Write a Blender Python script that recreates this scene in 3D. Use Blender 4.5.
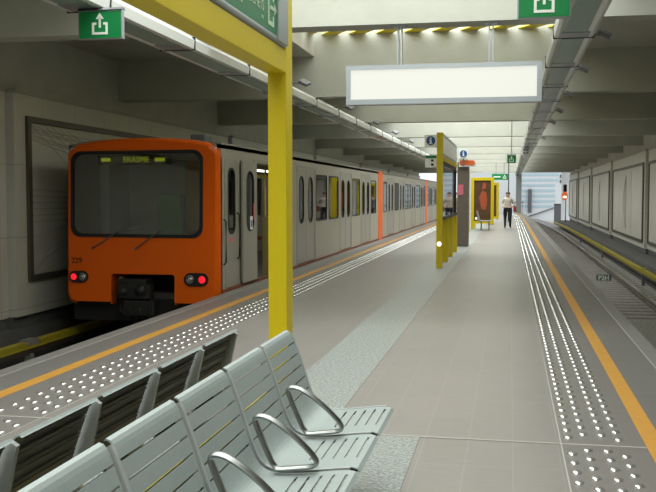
import bpy, bmesh, math, random
from mathutils import Vector, Matrix
random.seed(7)
for o in list(bpy.data.objects): bpy.data.objects.remove(o)
SC = bpy.context.scene
COL = SC.collection
PI = math.pi

# ---------------------------------------------------------------- camera
FPX, CAMH = 930.0, 1.6
_phi = math.atan(51/FPX); _th = math.atan(182*math.cos(_phi)/FPX)
_F = Vector((-math.sin(_th)*math.cos(_phi), math.cos(_th)*math.cos(_phi), -math.sin(_phi)))
_R = Vector((math.cos(_th), math.sin(_th), 0)); _U = _R.cross(_F)
cam = bpy.data.cameras.new('camera'); cam.sensor_width = 36; cam.lens = 36*FPX/656
cam.clip_start = 0.05; cam.clip_end = 900
camo = bpy.data.objects.new('camera', cam); COL.objects.link(camo)
M3 = Matrix((_R, _U, -_F)).transposed()
camo.matrix_world = Matrix.Translation((0, 0, CAMH)) @ M3.to_4x4()
SC.camera = camo

# ---------------------------------------------------------------- world, light, exposure
w = bpy.data.worlds.new('overcast_sky'); SC.world = w; w.use_nodes = True
wb = w.node_tree.nodes['Background']
wb.inputs['Color'].default_value = (0.90, 0.96, 1.0, 1); wb.inputs['Strength'].default_value = 1.1
SKY_W = 480.0
BEAMS = [-9.5, -2.7, 4.1, 10.95, 18.75, 25.6, 32.4, 39.2, 46.0, 52.8, 59.6, 66.4, 73.2, 80.0, 85.2]
BT = 0.36
for a, b in zip(BEAMS[:-1], BEAMS[1:]):        # daylight entering by each roof light between two beams
    L = bpy.data.lights.new('roof_daylight', 'AREA'); L.shape = 'RECTANGLE'
    L.size = 4.6; L.size_y = b-a-BT-0.1; L.energy = SKY_W*(b-a)/6.8; L.color = (0.97, 1.0, 0.96)
    lo = bpy.data.objects.new('roof_daylight', L); COL.objects.link(lo)
    lo.location = (-1.53, (a+BT+b)/2, 6.1)
SC.view_settings.view_transform = 'Standard'; SC.view_settings.look = 'None'
SC.view_settings.gamma = 1; SC.view_settings.use_curve_mapping = False
SC.view_settings.exposure = 0.08
try:
    SC.cycles.use_denoising = True; SC.cycles.max_bounces = 8; SC.cycles.diffuse_bounces = 5
    SC.cycles.transparent_max_bounces = 16; SC.cycles.sample_clamp_indirect = 6
    SC.cycles.caustics_reflective = False; SC.cycles.caustics_refractive = False
except Exception: pass

# ---------------------------------------------------------------- materials
def lin(c):
    return tuple(((v/255)/12.92 if v/255 <= .04045 else ((v/255+.055)/1.055)**2.4) for v in c)
def mat(name, rgb, rough=.5, metal=0, noise=0, nscale=6, bump=0, bscale=40, coat=0, aniso=None):
    m = bpy.data.materials.new(name); m.use_nodes = True
    nt = m.node_tree; b = nt.nodes['Principled BSDF']
    c = lin(rgb)
    b.inputs['Base Color'].default_value = (*c, 1)
    b.inputs['Roughness'].default_value = rough; b.inputs['Metallic'].default_value = metal
    if coat: b.inputs['Coat Weight'].default_value = coat
    if noise or bump:
        tc = nt.nodes.new('ShaderNodeTexCoord')
    if noise:
        n = nt.nodes.new('ShaderNodeTexNoise'); n.inputs['Scale'].default_value = nscale; n.inputs['Detail'].default_value = 6
        mp = nt.nodes.new('ShaderNodeMapping')
        if aniso: mp.inputs['Scale'].default_value = aniso
        nt.links.new(tc.outputs['Object'], mp.inputs['Vector']); nt.links.new(mp.outputs[0], n.inputs['Vector'])
        r = nt.nodes.new('ShaderNodeValToRGB')
        r.color_ramp.elements[0].position = .3; r.color_ramp.elements[1].position = .7
        r.color_ramp.elements[0].color = (*[v*(1-noise) for v in c], 1)
        r.color_ramp.elements[1].color = (*[min(1, v*(1+noise)) for v in c], 1)
        nt.links.new(n.outputs['Fac'], r.inputs[0]); nt.links.new(r.outputs[0], b.inputs['Base Color'])
    if bump:
        n2 = nt.nodes.new('ShaderNodeTexNoise'); n2.inputs['Scale'].default_value = bscale; n2.inputs['Detail'].default_value = 4
        bp = nt.nodes.new('ShaderNodeBump'); bp.inputs['Strength'].default_value = bump; bp.inputs['Distance'].default_value = .02
        nt.links.new(tc.outputs['Object'], n2.inputs['Vector']); nt.links.new(n2.outputs['Fac'], bp.inputs['Height'])
        nt.links.new(bp.outputs[0], b.inputs['Normal'])
    return m
def emit(name, rgb, s):
    m = bpy.data.materials.new(name); m.use_nodes = True
    b = m.node_tree.nodes['Principled BSDF']
    b.inputs['Base Color'].default_value = (*[v*.12 for v in lin(rgb)], 1)
    b.inputs['Emission Color'].default_value = (*lin(rgb), 1); b.inputs['Emission Strength'].default_value = s
    return m
def glass(name, tint, refl=.12, rough=.03):
    m = bpy.data.materials.new(name); m.use_nodes = True; nt = m.node_tree
    nt.nodes.remove(nt.nodes['Principled BSDF']); out = nt.nodes['Material Output']
    t = nt.nodes.new('ShaderNodeBsdfTransparent'); t.inputs[0].default_value = (*tint, 1)
    g = nt.nodes.new('ShaderNodeBsdfGlossy'); g.inputs['Roughness'].default_value = rough
    fr = nt.nodes.new('ShaderNodeLayerWeight'); fr.inputs['Blend'].default_value = refl
    mx = nt.nodes.new('ShaderNodeMixShader')
    nt.links.new(fr.outputs['Fresnel'], mx.inputs[0]); nt.links.new(t.outputs[0], mx.inputs[1]); nt.links.new(g.outputs[0], mx.inputs[2])
    nt.links.new(mx.outputs[0], out.inputs['Surface'])
    return m
def tiles(name, rgb, rgb2, grout, bw, rh, mortar, rough=.4, rotz=0, offset=0.0, plane='XY', loc=(0, 0, 0), streak=.06):
    m = bpy.data.materials.new(name); m.use_nodes = True; nt = m.node_tree; b = nt.nodes['Principled BSDF']
    tc = nt.nodes.new('ShaderNodeTexCoord'); mp = nt.nodes.new('ShaderNodeMapping')
    sx = nt.nodes.new('ShaderNodeSeparateXYZ'); cx = nt.nodes.new('ShaderNodeCombineXYZ')
    nt.links.new(tc.outputs['Object'], sx.inputs[0])
    a, c = ('X', 'Y') if plane == 'XY' else ('Y', 'Z')
    nt.links.new(sx.outputs[a], cx.inputs['X']); nt.links.new(sx.outputs[c], cx.inputs['Y'])
    nt.links.new(cx.outputs[0], mp.inputs['Vector']); mp.inputs['Rotation'].default_value = (0, 0, rotz); mp.inputs['Location'].default_value = loc
    br = nt.nodes.new('ShaderNodeTexBrick'); br.offset = offset; br.squash = 1
    br.inputs['Scale'].default_value = 1; br.inputs['Brick Width'].default_value = bw; br.inputs['Row Height'].default_value = rh
    br.inputs['Mortar Size'].default_value = mortar; br.inputs['Mortar Smooth'].default_value = .2
    br.inputs['Color1'].default_value = (*lin(rgb), 1); br.inputs['Color2'].default_value = (*lin(rgb2), 1); br.inputs['Mortar'].default_value = (*lin(grout), 1)
    nt.links.new(mp.outputs[0], br.inputs['Vector'])
    n = nt.nodes.new('ShaderNodeTexNoise'); n.inputs['Scale'].default_value = 3; n.inputs['Detail'].default_value = 8
    mp2 = nt.nodes.new('ShaderNodeMapping'); mp2.inputs['Scale'].default_value = (2, 14, 2)
    nt.links.new(tc.outputs['Object'], mp2.inputs['Vector']); nt.links.new(mp2.outputs[0], n.inputs['Vector'])
    hs = nt.nodes.new('ShaderNodeMapRange'); hs.inputs['From Min'].default_value = .3; hs.inputs['From Max'].default_value = .7
    hs.inputs['To Min'].default_value = 1-streak; hs.inputs['To Max'].default_value = 1+streak
    nt.links.new(n.outputs['Fac'], hs.inputs['Value'])
    mu = nt.nodes.new('ShaderNodeVectorMath'); mu.operation = 'SCALE'
    nt.links.new(br.outputs['Color'], mu.inputs[0]); nt.links.new(hs.outputs[0], mu.inputs['Scale'])
    nt.links.new(mu.outputs[0], b.inputs['Base Color']); b.inputs['Roughness'].default_value = rough
    return m
def speckle(name, rgb, rgb2, scale, rough=.5):
    m = bpy.data.materials.new(name); m.use_nodes = True; nt = m.node_tree; b = nt.nodes['Principled BSDF']
    tc = nt.nodes.new('ShaderNodeTexCoord'); n = nt.nodes.new('ShaderNodeTexNoise'); n.inputs['Scale'].default_value = scale; n.inputs['Detail'].default_value = 3
    n.inputs['Roughness'].default_value = .8
    r = nt.nodes.new('ShaderNodeValToRGB'); r.color_ramp.elements[0].position = .38; r.color_ramp.elements[1].position = .62
    r.color_ramp.elements[0].color = (*lin(rgb), 1); r.color_ramp.elements[1].color = (*lin(rgb2), 1)
    nt.links.new(tc.outputs['Object'], n.inputs['Vector']); nt.links.new(n.outputs['Fac'], r.inputs[0]); nt.links.new(r.outputs[0], b.inputs['Base Color'])
    b.inputs['Roughness'].default_value = rough
    return m

M = dict(
    paving=tiles('grey_brown_paving', (134, 129, 124), (130, 126, 121), (141, 137, 132), .283, .6, .004, .38, loc=(.25+.283*4, -6.1+.6*12, 0)),
    pavedark=tiles('grey_edge_paving', (120, 117, 113), (117, 114, 110), (134, 131, 127), 3, .6, .004, .4, loc=(10, 0, 0)),
    granite=speckle('pale_granite', (100, 105, 102), (166, 170, 166), 42, .45),
    tactile=mat('tactile_paving', (120, 116, 111), .4, noise=.05, nscale=12),
    stud=mat('steel_stud', (215, 215, 212), .22, .85),
    ochre=mat('ochre_line_paint', (196, 144, 60), .5, noise=.06, nscale=10),
    coping=mat('coping_stone', (126, 123, 119), .5, noise=.06, nscale=8),
    joint=mat('pale_joint', (168, 164, 158), .6),
    concrete=mat('painted_concrete', (176, 177, 166), .75, noise=.05, nscale=2, bump=.15, bscale=14),
    slab=mat('dark_slab_concrete', (188, 187, 177), .85, noise=.08, nscale=1.5),
    walltile=tiles('wall_cladding', (206, 204, 194), (204, 202, 191), (164, 161, 151), 1.28, 1.2, .006, .55, plane='YZ', loc=(.4, .3, 0), streak=.03),
    panel=mat('art_panel', (208, 206, 196), .55, noise=.05, nscale=1.2),
    pframe=mat('panel_frame', (96, 92, 82), .5, .3),
    ink=mat('drawing_line', (178, 175, 165), .7),
    plinth=mat('plinth_concrete', (96, 96, 94), .8, noise=.12, nscale=3),
    ballast=speckle('ballast', (94, 92, 88), (166, 162, 155), 26, .9),
    sleeper=mat('sleeper', (118, 113, 106), .85, noise=.15, nscale=9),
    rail=mat('rail_steel', (120, 108, 98), .35, .8, noise=.1),
    railtop=mat('rail_head', (205, 205, 205), .2, 1),
    yellow=mat('yellow_paint', (218, 194, 0), .42),
    yrail=mat('yellow_cover', (164, 150, 36), .5, noise=.15, nscale=5),
    alu=mat('aluminium', (172, 178, 184), .35, .6),
    steel=mat('grey_steel', (128, 132, 134), .4, .5),
    chrome=mat('brushed_chrome', (158, 161, 160), .3, 1, noise=.06, nscale=30),
    seat=mat('grey_green_powder_coat', (150, 160, 158), .42, .1, noise=.03, nscale=40),
    seatback=mat('seat_bracket_grey', (168, 173, 173), .4, .15),
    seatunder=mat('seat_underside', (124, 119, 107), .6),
    screen=mat('saloon_screen', (150, 136, 84), .5),
    black=mat('black_rubber', (22, 22, 22), .6),
    dark=mat('dark_metal', (44, 44, 44), .5, .4),
    white=mat('white_enamel', (244, 246, 244), .4),
    lampbody=mat('lamp_housing', (214, 216, 212), .4, .2),
    lampglass=mat('lamp_diffuser', (142, 166, 156), .25),
    lightbox=emit('light_box_face', (236, 238, 226), .85),
    green=mat('exit_green', (12, 132, 70), .4),
    greenb=mat('sign_green', (14, 122, 76), .35),
    picto=mat('exit_white', (240, 244, 236), .4),
    letters=mat('sign_letters', (206, 226, 196), .5),
    blue=mat('info_blue', (30, 84, 150), .4),
    orange=mat('train_orange', (236, 100, 8), .38),
    orangesign=mat('orange_sign', (232, 110, 52), .4),
    car=mat('train_grey', (166, 162, 148), .42, .1, noise=.03, nscale=3),
    door=mat('train_door_grey', (156, 154, 144), .4, .15),
    roofm=mat('train_roof', (160, 158, 147), .6),
    skirt=mat('train_sill', (128, 74, 52), .6),
    under=mat('underframe', (24, 23, 22), .8),
    glassw=glass('window_glass', (.74, .78, .74), .36),
    glasscab=glass('windscreen_glass', (.82, .85, .82), .45),
    glasspan=glass('panel_glass', (.86, .9, .9), .3),
    cabin=mat('cab_interior', (196, 197, 190), .7),
    intw=mat('saloon_lining', (170, 166, 150), .6),
    intf=mat('saloon_floor', (70, 66, 62), .6),
    partit=mat('ochre_partition', (206, 140, 24), .5),
    seatc=mat('saloon_seat', (150, 74, 30), .6),
    ypole=mat('yellow_grab_pole', (214, 196, 50), .35),
    cabgreen=mat('cab_green', (128, 176, 128), .6),
    led=emit('led_yellow', (190, 200, 40), .45),
    redlamp=emit('red_tail_lamp', (245, 30, 45), 1.2),
    clearlamp=mat('clear_lamp', (190, 195, 195), .1, .6),
    carlamp=emit('saloon_lamp', (255, 250, 235), 2.4),
    studlamp=emit('stud_lamp', (255, 255, 240), 1.6),
    totem=mat('totem_brown_grey', (112, 102, 94), .5, noise=.05, nscale=6),
    pink=mat('pink_notice', (226, 120, 130), .5),
    poster=mat('poster_dark', (92, 62, 34), .5, noise=.3, nscale=2.5),
    posterfig=mat('poster_orange', (176, 84, 50), .5),
    shirt=mat('patterned_shirt', (196, 186, 172), .8, noise=.25, nscale=26),
    trousers=mat('black_trousers', (26, 26, 30), .8),
    denim=mat('dark_denim', (58, 66, 84), .8),
    greytop=mat('grey_jacket', (128, 132, 138), .8),
    tan=mat('tan_top', (160, 140, 118), .8),
    skin=mat('skin', (206, 160, 134), .5),
    hair=mat('brown_hair', (72, 52, 38), .6),
    redbag=mat('red_bag', (150, 50, 40), .6),
    bld=mat('white_building', (236, 238, 238), .6),
    bldwin=mat('pale_blue_window_band', (196, 216, 224), .3),
    ground=mat('outside_ground', (190, 188, 182), .9, noise=.05, nscale=.4),
    grey=mat('mid_grey_paint', (104, 104, 106), .6),
    louvre=mat('roof_light_yellow', (236, 214, 40), .5),
    platewhite=mat('track_plate_white', (236, 244, 238), .6), plategreen=mat('track_plate_green', (92, 106, 98), .6),
)

M['orange'].node_tree.nodes['Principled BSDF'].inputs['Specular IOR Level'].default_value = .22
# ---------------------------------------------------------------- helpers
class MB:
    def __init__(s): s.bm = bmesh.new(); s.mats = []; s.mi = 0
    def use(s, m):
        if m not in s.mats: s.mats.append(m)
        s.mi = s.mats.index(m); return s
    def _set(s, faces):
        for f in faces: f.material_index = s.mi
    def box(s, x0, x1, y0, y1, z0, z1, bevel=0):
        n0 = set(s.bm.faces)
        v = [s.bm.verts.new(p) for p in ((x0, y0, z0), (x1, y0, z0), (x1, y1, z0), (x0, y1, z0), (x0, y0, z1), (x1, y0, z1), (x1, y1, z1), (x0, y1, z1))]
        fs = [s.bm.faces.new([v[i] for i in q]) for q in ((0, 3, 2, 1), (4, 5, 6, 7), (0, 1, 5, 4), (1, 2, 6, 5), (2, 3, 7, 6), (3, 0, 4, 7))]
        s._set(fs)
        if bevel:
            es = list({e for f in fs for e in f.edges})
            r = bmesh.ops.bevel(s.bm, geom=es, offset=bevel, segments=2, affect='EDGES', profile=.6)
            s._set(r['faces'])
        return s
    def prism(s, poly, axis, a, b):
        """poly: 2-D outline; axis X -> (y,z), Y -> (x,z), Z -> (x,y)"""
        def P(p, t): return {'X': (t, p[0], p[1]), 'Y': (p[0], t, p[1]), 'Z': (p[0], p[1], t)}[axis]
        va = [s.bm.verts.new(P(p, a)) for p in poly]; vb = [s.bm.verts.new(P(p, b)) for p in poly]
        n = len(poly); fs = [s.bm.faces.new(va), s.bm.faces.new(vb)]
        fs += [s.bm.faces.new((va[i], va[(i+1) % n], vb[(i+1) % n], vb[i])) for i in range(n)]
        s._set(fs); return s
    def tube(s, pts, r, seg=8, closed=False, flat=None):
        """sweep; flat=(w,h,normal): rectangle-ish ellipse section instead of round"""
        P = [Vector(p) for p in pts]; n = len(P); rings = []
        up0 = Vector((0, 0, 1))
        for i in range(n):
            if closed: t = P[(i+1) % n]-P[i-1]
            else: t = P[min(i+1, n-1)]-P[max(i-1, 0)]
            t.normalize()
            if flat: side = Vector(flat[2]).normalized()
            else:
                side = t.cross(up0)
                if side.length < 1e-3: side = t.cross(Vector((1, 0, 0)))
                side.normalize()
            nn = side.cross(t).normalized()
            ring = []
            rr = r[i] if isinstance(r, (list, tuple)) else r
            for k in range(seg):
                a = 2*PI*(k+.5)/seg
                if flat: o = side*math.cos(a)*flat[0]+nn*math.sin(a)*flat[1]
                else: o = side*math.cos(a)*rr+nn*math.sin(a)*rr
                ring.append(s.bm.verts.new(P[i]+o))
            rings.append(ring)
        fs = []
        for i in range(n if closed else n-1):
            A, B = rings[i], rings[(i+1) % n]
            fs += [s.bm.faces.new((A[k], A[(k+1) % seg], B[(k+1) % seg], B[k])) for k in range(seg)]
        if not closed: fs += [s.bm.faces.new(rings[0][::-1]), s.bm.faces.new(rings[-1])]
        s._set(fs)
        for f in fs: f.smooth = True
        return s
    def ball(s, c, r, sc=(1, 1, 1), seg=14):
        res = bmesh.ops.create_uvsphere(s.bm, u_segments=seg, v_segments=seg//2+2, radius=r)
        fs = set()
        for v in res['verts']:
            v.co = Vector((v.co.x*sc[0]+c[0], v.co.y*sc[1]+c[1], v.co.z*sc[2]+c[2]))
            fs.update(v.link_faces)
        s._set(fs)
        for f in fs: f.smooth = True
        return s
    def plate(s, outer, holes, f3, ext):
        """flat plate with holes; f3 maps 2-D -> 3-D, ext = thickness vector"""
        t = bmesh.new(); es = []
        for loop in [outer]+list(holes):
            vs = [t.verts.new(f3(p)) for p in loop]
            es += [t.edges.new((vs[i], vs[(i+1) % len(vs)])) for i in range(len(vs))]
        bmesh.ops.triangle_fill(t, use_beauty=True, use_dissolve=False, edges=es)
        r = bmesh.ops.extrude_face_region(t, geom=list(t.faces))
        bmesh.ops.translate(t, vec=Vector(ext), verts=[g for g in r['geom'] if isinstance(g, bmesh.types.BMVert)])
        bmesh.ops.recalc_face_normals(t, faces=list(t.faces))
        me = bpy.data.meshes.new('t'); t.to_mesh(me); t.free()
        n0 = len(s.bm.faces); s.bm.from_mesh(me); bpy.data.meshes.remove(me)
        s.bm.faces.ensure_lookup_table(); s._set(s.bm.faces[n0:]); return s
    def text(s, body, size, mtx, depth=.004, fat=0):
        cu = bpy.data.curves.new('t', 'FONT'); cu.body = body; cu.size = size; cu.extrude = depth; cu.resolution_u = 3; cu.offset = fat
        o = bpy.data.objects.new('t', cu); COL.objects.link(o)
        me = bpy.data.meshes.new_from_object(o); me.transform(mtx)
        for p in me.polygons: p.material_index = 0
        n0 = len(s.bm.faces); s.bm.from_mesh(me); s.bm.faces.ensure_lookup_table(); s._set(s.bm.faces[n0:])
        bpy.data.objects.remove(o); bpy.data.curves.remove(cu); bpy.data.meshes.remove(me); return s
    def shift(s, fn):
        for v in s.bm.verts: v.co = Vector(fn(v.co))
        return s
    def build(s, name, m=None, parent=None, smooth=False, sub=None):
        bm = s.bm
        bmesh.ops.recalc_face_normals(bm, faces=list(bm.faces))
        if parent is not None:
            off = root_loc(parent)
            for v in bm.verts: v.co -= off
        me = bpy.data.meshes.new(name)
        if smooth:
            for f in bm.faces: f.smooth = True
        bm.to_mesh(me); bm.free()
        for q in (s.mats if s.mats else [m]): me.materials.append(q)
        o = bpy.data.objects.new(name, me); COL.objects.link(o)
        if parent is not None: o.parent = parent
        if sub:
            pass
        return o
def root_loc(o):
    v = Vector((0, 0, 0))
    while o is not None: v += Vector(o.location); o = o.parent
    return v
def tag(o, label=None, cat=None, group=None, kind=None):
    if label: o['label'] = label
    if cat: o['category'] = cat
    if group: o['group'] = group
    if kind: o['kind'] = kind
    return o
def thing(name, label, cat, loc=(0, 0, 0), group=None):
    o = bpy.data.objects.new(name, None); o.empty_display_size = .2; COL.objects.link(o); o.location = loc
    return tag(o, label, cat, group)
def struct(mb, name, m=None): return tag(mb.build(name, m), kind='structure')
def kids(o): return [c for c in bpy.data.objects if c.parent == o]
def copy_tree(o, loc=None, label=None, rotz=None):
    tree = {}
    for c in bpy.data.objects: tree.setdefault(c.parent, []).append(c)
    def rec(a, par):
        c = a.copy(); COL.objects.link(c)
        if par is not None: c.parent = par
        for ch in tree.get(a, []): rec(ch, c)
        return c
    r = rec(o, None)
    if loc is not None: r.location = loc
    if rotz is not None: r.rotation_euler.z = rotz
    if label: r['label'] = label
    return r
def rrect(a0, b0, a1, b1, r, n=4):
    out = []
    for cx, cy, s0 in ((a1-r, b1-r, 0), (a0+r, b1-r, 90), (a0+r, b0+r, 180), (a1-r, b0+r, 270)):
        for k in range(n+1):
            t = math.radians(s0+90*k/n); out.append((cx+r*math.cos(t), cy+r*math.sin(t)))
    return out
def bend(co):                       # the right-hand track eases to the left beyond the platform
    d = max(0, co.y-60); return (co.x-.0007*d*d, co.y, co.z)
def ystrip(mb, x0, x1, z0, z1, y0, y1, step=4.0, fn=bend):
    y = y0
    t = MB(); pts = []
    n = max(1, int((y1-y0)/step))
    rings = []
    for i in range(n+1):
        yy = y0+(y1-y0)*i/n
        rings.append([mb.bm.verts.new(fn(Vector((x, yy, z)))) for x, z in ((x0, z0), (x1, z0), (x1, z1), (x0, z1))])
    fs = []
    for A, B in zip(rings[:-1], rings[1:]):
        fs += [mb.bm.faces.new((A[k], A[(k+1) % 4], B[(k+1) % 4], B[k])) for k in range(4)]
    fs += [mb.bm.faces.new(rings[0]), mb.bm.faces.new(rings[-1])]
    mb._set(fs); t.bm.free(); return mb
same = lambda v: v

# ================================================================= THE SETTING
Y0, YE = -10.0, 85.5            # roofed length
PL = 86.0                       # platform end
mb = MB(); ystrip(mb, -4.54, 1.48, -1.25, -.004, Y0, PL); struct(mb, 'floor', M['paving'])
# coping slabs and edge paving on both sides
for nm, xs in (('trim_1', (.99, 1.34)), ('trim_2', (-4.40, -4.06))):
    mb = MB(); ystrip(mb, xs[0], xs[1], -.03, 0, Y0, PL); struct(mb, nm, M['pavedark'])
for nm, xs in (('trim_3', (1.34, 1.50)), ('trim_4', (-4.56, -4.40))):
    mb = MB(); ystrip(mb, xs[0], xs[1], -.20, .002, Y0, PL)
    x = xs[0] if xs[0] > 0 else xs[1]
    mb.use(M['coping']); mb._set(mb.bm.faces); mb.use(M['joint']); ystrip(mb, x-.006, x+.006, -.01, .004, Y0, PL)
    struct(mb, nm)
for nm, xs in (('trim_5', (.87, .99)), ('trim_6', (-4.06, -3.93))):
    mb = MB(); ystrip(mb, xs[0], xs[1], -.03, .003, Y0, PL); struct(mb, nm, M['ochre'])
def tactile(nm, x0, x1, cols, gaps):
    mb = MB().use(M['tactile']); ystrip(mb, x0 if x0 > 0 else -3.93, .87 if x0 > 0 else x1, -.03, 0, Y0, PL)
    mb.use(M['joint']); e = x0 if x0 > 0 else x1
    ystrip(mb, e-.004, e+.004, -.01, .002, Y0, PL)
    mb.use(M['stud'])
    y = 1.5
    while y < 84:
        d = .198 if abs(y) < 999 else .2
        if abs(y-6.1) > .12:
            for k, x in enumerate(cols):
                yy = y+(.099 if k in (1, 2) else 0)
                cx, cy, _ = bend(Vector((x, yy, 0)))
                n = 10 if y < 16 else 6
                lv = [(0.033, 0), (.031, .005), (.022, .0105), (.010, .0125)]
                rings = [[mb.bm.verts.new((cx+r*math.cos(2*PI*i/n), cy+r*math.sin(2*PI*i/n), z)) for i in range(n)] for r, z in lv]
                fs = []
                for A, B in zip(rings[:-1], rings[1:]):
                    fs += [mb.bm.faces.new((A[i], A[(i+1) % n], B[(i+1) % n], B[i])) for i in range(n)]
                fs.append(mb.bm.faces.new(rings[-1])); mb._set(fs)
                for f in fs: f.smooth = True
        y += d
    struct(mb, nm)
tactile('trim_7', .34, .80, (.395, .495, .615, .715), None)
tactile('trim_8', -3.79, -3.29, (-3.36, -3.48, -3.60, -3.71), None)
# pale granite band along the middle and the cross joint
mb = MB(); ystrip(mb, -1.80, -1.21, -.03, .0, 6.11, PL); struct(mb, 'trim_9', M['granite'])
mb = MB(); ystrip(mb, -2.45, -.57, -.03, .0, 1.0, 6.08); struct(mb, 'trim_10', M['granite'])
mb = MB().box(-4.5, 1.45, 6.085, 6.105, -.02, .0015); struct(mb, 'trim_11', M['joint'])

# track beds
mb = MB(); ystrip(mb, 1.48, 5.0, -1.5, -1.20, Y0, 130); struct(mb, 'track_bed', M['ballast'])
mb = MB(); ystrip(mb, -8.2, -4.54, -1.5, -1.20, Y0, 130, fn=same); struct(mb, 'track_bed', M['ballast'])
mb = MB(); ystrip(mb, 4.25, 5.02, -1.22, -.60, Y0, 84, fn=same); struct(mb, 'trim_12', M['plinth'])
mb = MB(); ystrip(mb, -8.3, -7.85, -1.22, -.62, Y0, 84, fn=same); struct(mb, 'trim_13', M['plinth'])
# walls: bays set in a slight saw-tooth, the near end of each standing out a little
def wall(nm, side, bays, xw):
    mb = MB(); s = side
    for a, b in bays:
        poly = [(xw-s*.10, a), (xw, b), (xw+s*.5, b), (xw+s*.5, a)]
        mb.use(M['walltile']); mb.prism(poly, 'Z', -.42, 3.27)
        mb.use(M['concrete']); mb.prism([(xw-s*.13, a), (xw-s*.03, b), (xw+s*.5, b), (xw+s*.5, a)], 'Z', 3.27, 3.33)
        mb.use(M['plinth']); mb.prism([(xw-s*.02, a), (xw+s*.05, b), (xw+s*.5, b), (xw+s*.5, a)], 'Z', -1.25, -.42)
    mb.use(M['slab']); mb.box(min(xw+s*.15, xw+s*.5), max(xw+s*.15, xw+s*.5), Y0, YE, 3.33, 4.45)
    return struct(mb, nm)
RB = [(-10, .8), (.9, 12.8), (12.9, 24.75), (24.85, 36.55), (36.65, 48.9), (49.0, 60.75), (60.85, 72.35), (72.45, 83.8)]
LB = [(-10, 1.9), (2.0, 13.9), (14.0, 26.1), (26.2, 38.1), (38.2, 50.1), (50.2, 62.1), (62.2, 74.0), (74.1, 85)]
wall('wall_right', 1, RB, 5.08); wall('wall_left', -1, LB, -8.06)
# ceiling: slabs over the tracks, roof-light shaft in the middle, deep cross beams
mb = MB().use(M['slab'])
mb.box(-8.6, -3.95, Y0, YE, 4.42, 4.7); mb.box(.92, 5.6, Y0, YE, 4.42, 4.7)
mb.use(M['concrete'])
mb.box(-4.15, -3.95, Y0, YE, 4.7, 6.3); mb.box(.92, 1.12, Y0, YE, 4.7, 6.3)
struct(mb, 'ceiling')
mb = MB().box(-8.7, 5.7, Y0-.4, Y0, -1.5, 4.7); struct(mb, 'light_block_wall', M['slab'])  # unseen closure added behind the camera to keep sky light out of the open end
for y in BEAMS:
    mb = MB().use(M['concrete'])
    mb.box(-8.55, 5.55, y, y+BT, 3.6, 4.45); mb.box(-3.95, .92, y, y+BT, 4.45, 6.3)
    struct(mb, 'ceiling_beam')
for k, (a, b) in enumerate(zip(BEAMS[:-1], BEAMS[1:])):
    mb = MB()
    x = -9.4
    if k not in (3, 4): continue
    while x < 1.6:                 # diagonal yellow bars under the glass of each roof light
        p = [(x+4.7, a+BT), (x+5.04, a+BT), (x+.34, b), (x, b)]
        q = []
        # clip the bar to the shaft
        def clip(poly, f):
            out = []
            for i in range(len(poly)):
                P, Q = poly[i], poly[(i+1) % len(poly)]
                fp, fq = f(P), f(Q)
                if fp >= 0: out.append(P)
                if fp*fq < 0:
                    t = fp/(fp-fq); out.append((P[0]+(Q[0]-P[0])*t, P[1]+(Q[1]-P[1])*t))
            return out
        q = clip(p, lambda P: P[0]+3.95)
        if q: q = clip(q, lambda P: .92-P[0])
        if len(q) > 2: mb.prism(q, 'Z', 4.85, 4.865)
        x += .56
    struct(mb, 'window_%d' % (k+1), M['louvre'])

# ================================================================= RAILS, SLEEPERS, CONDUCTOR RAILS
TC = 2.78
for x, lab in ((TC-.745, 'steel running rail of the right track nearer the platform'), (TC+.745, 'shiny steel running rail of the right track nearer the wall')):
    t = thing('running_rail', lab, 'rail', (0, 20, -1.17))
    mb = MB(); ystrip(mb, x-.075, x+.075, -1.185, -1.165, Y0, 128); ystrip(mb, x-.012, x+.012, -1.165, -1.07, Y0, 128); mb.build('rail_foot', M['rail'], t)
    mb = MB(); ystrip(mb, x-.036, x+.036, -1.07, -1.03, Y0, 128); mb.build('rail_head', M['railtop'], t)
slp = None; yy = 22.0; i = 0
while yy < 104:
    if slp is None:
        slp = MB().box(TC-1.22, TC+1.20, -.12, .12, -.07, .014, .012).build('sleeper', M['sleeper'])
        slp.location = (0, yy, -1.2)
        tag(slp, 'dark weathered sleeper under the rails of the right-hand track', 'sleeper', 'sleepers of the right-hand track'); c = slp
    else:
        c = slp.copy(); COL.objects.link(c)
    bx = bend(Vector((0, yy, 0))); c.location = (bx[0], yy, -1.2)
    yy += .66
def conductor(x, y0, y1, lab, ztop, step, far, brm):
    t = thing('conductor_rail', lab, 'rail', (x, y0, -1.2))
    mb = MB(); ystrip(mb, x-.065, x+.065, ztop-.05, ztop, y0, y1, fn=far); ystrip(mb, x+.05, x+.065, ztop-.11, ztop-.04, y0, y1, fn=far); ystrip(mb, x-.065, x-.05, ztop-.11, ztop-.04, y0, y1, fn=far)
    mb.build('yellow_cover', M['yrail'], t)
    mb = MB(); ystrip(mb, x-.04, x+.04, ztop-.20, ztop-.07, y0, y1, fn=far); mb.build('current_rail', M['rail'], t)
    y = y0+1.0
    while y < min(y1, 60):
        bx = far(Vector((x, y, 0)))[0]
        mb = MB().use(M['coping']).box(bx-.05, bx+.05, y-.06, y+.06, -1.2, ztop-.2); mb.use(brm).box(bx-.08, bx+.08, y-.16, y+.16, ztop-.06, ztop+.03, .01)
        mb.build('support_bracket', None, t)
        y += step
    return t
conductor(4.07, 16, 82, 'yellow covered conductor rail beside the right-hand wall', -.69, 13.0, lambda v: bend(v), M['yrail'])
conductor(-7.4, 4.05, 40, 'yellow covered conductor rail below the left wall in front of the train', -.69, 8.3, same, M['coping'])
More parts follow.
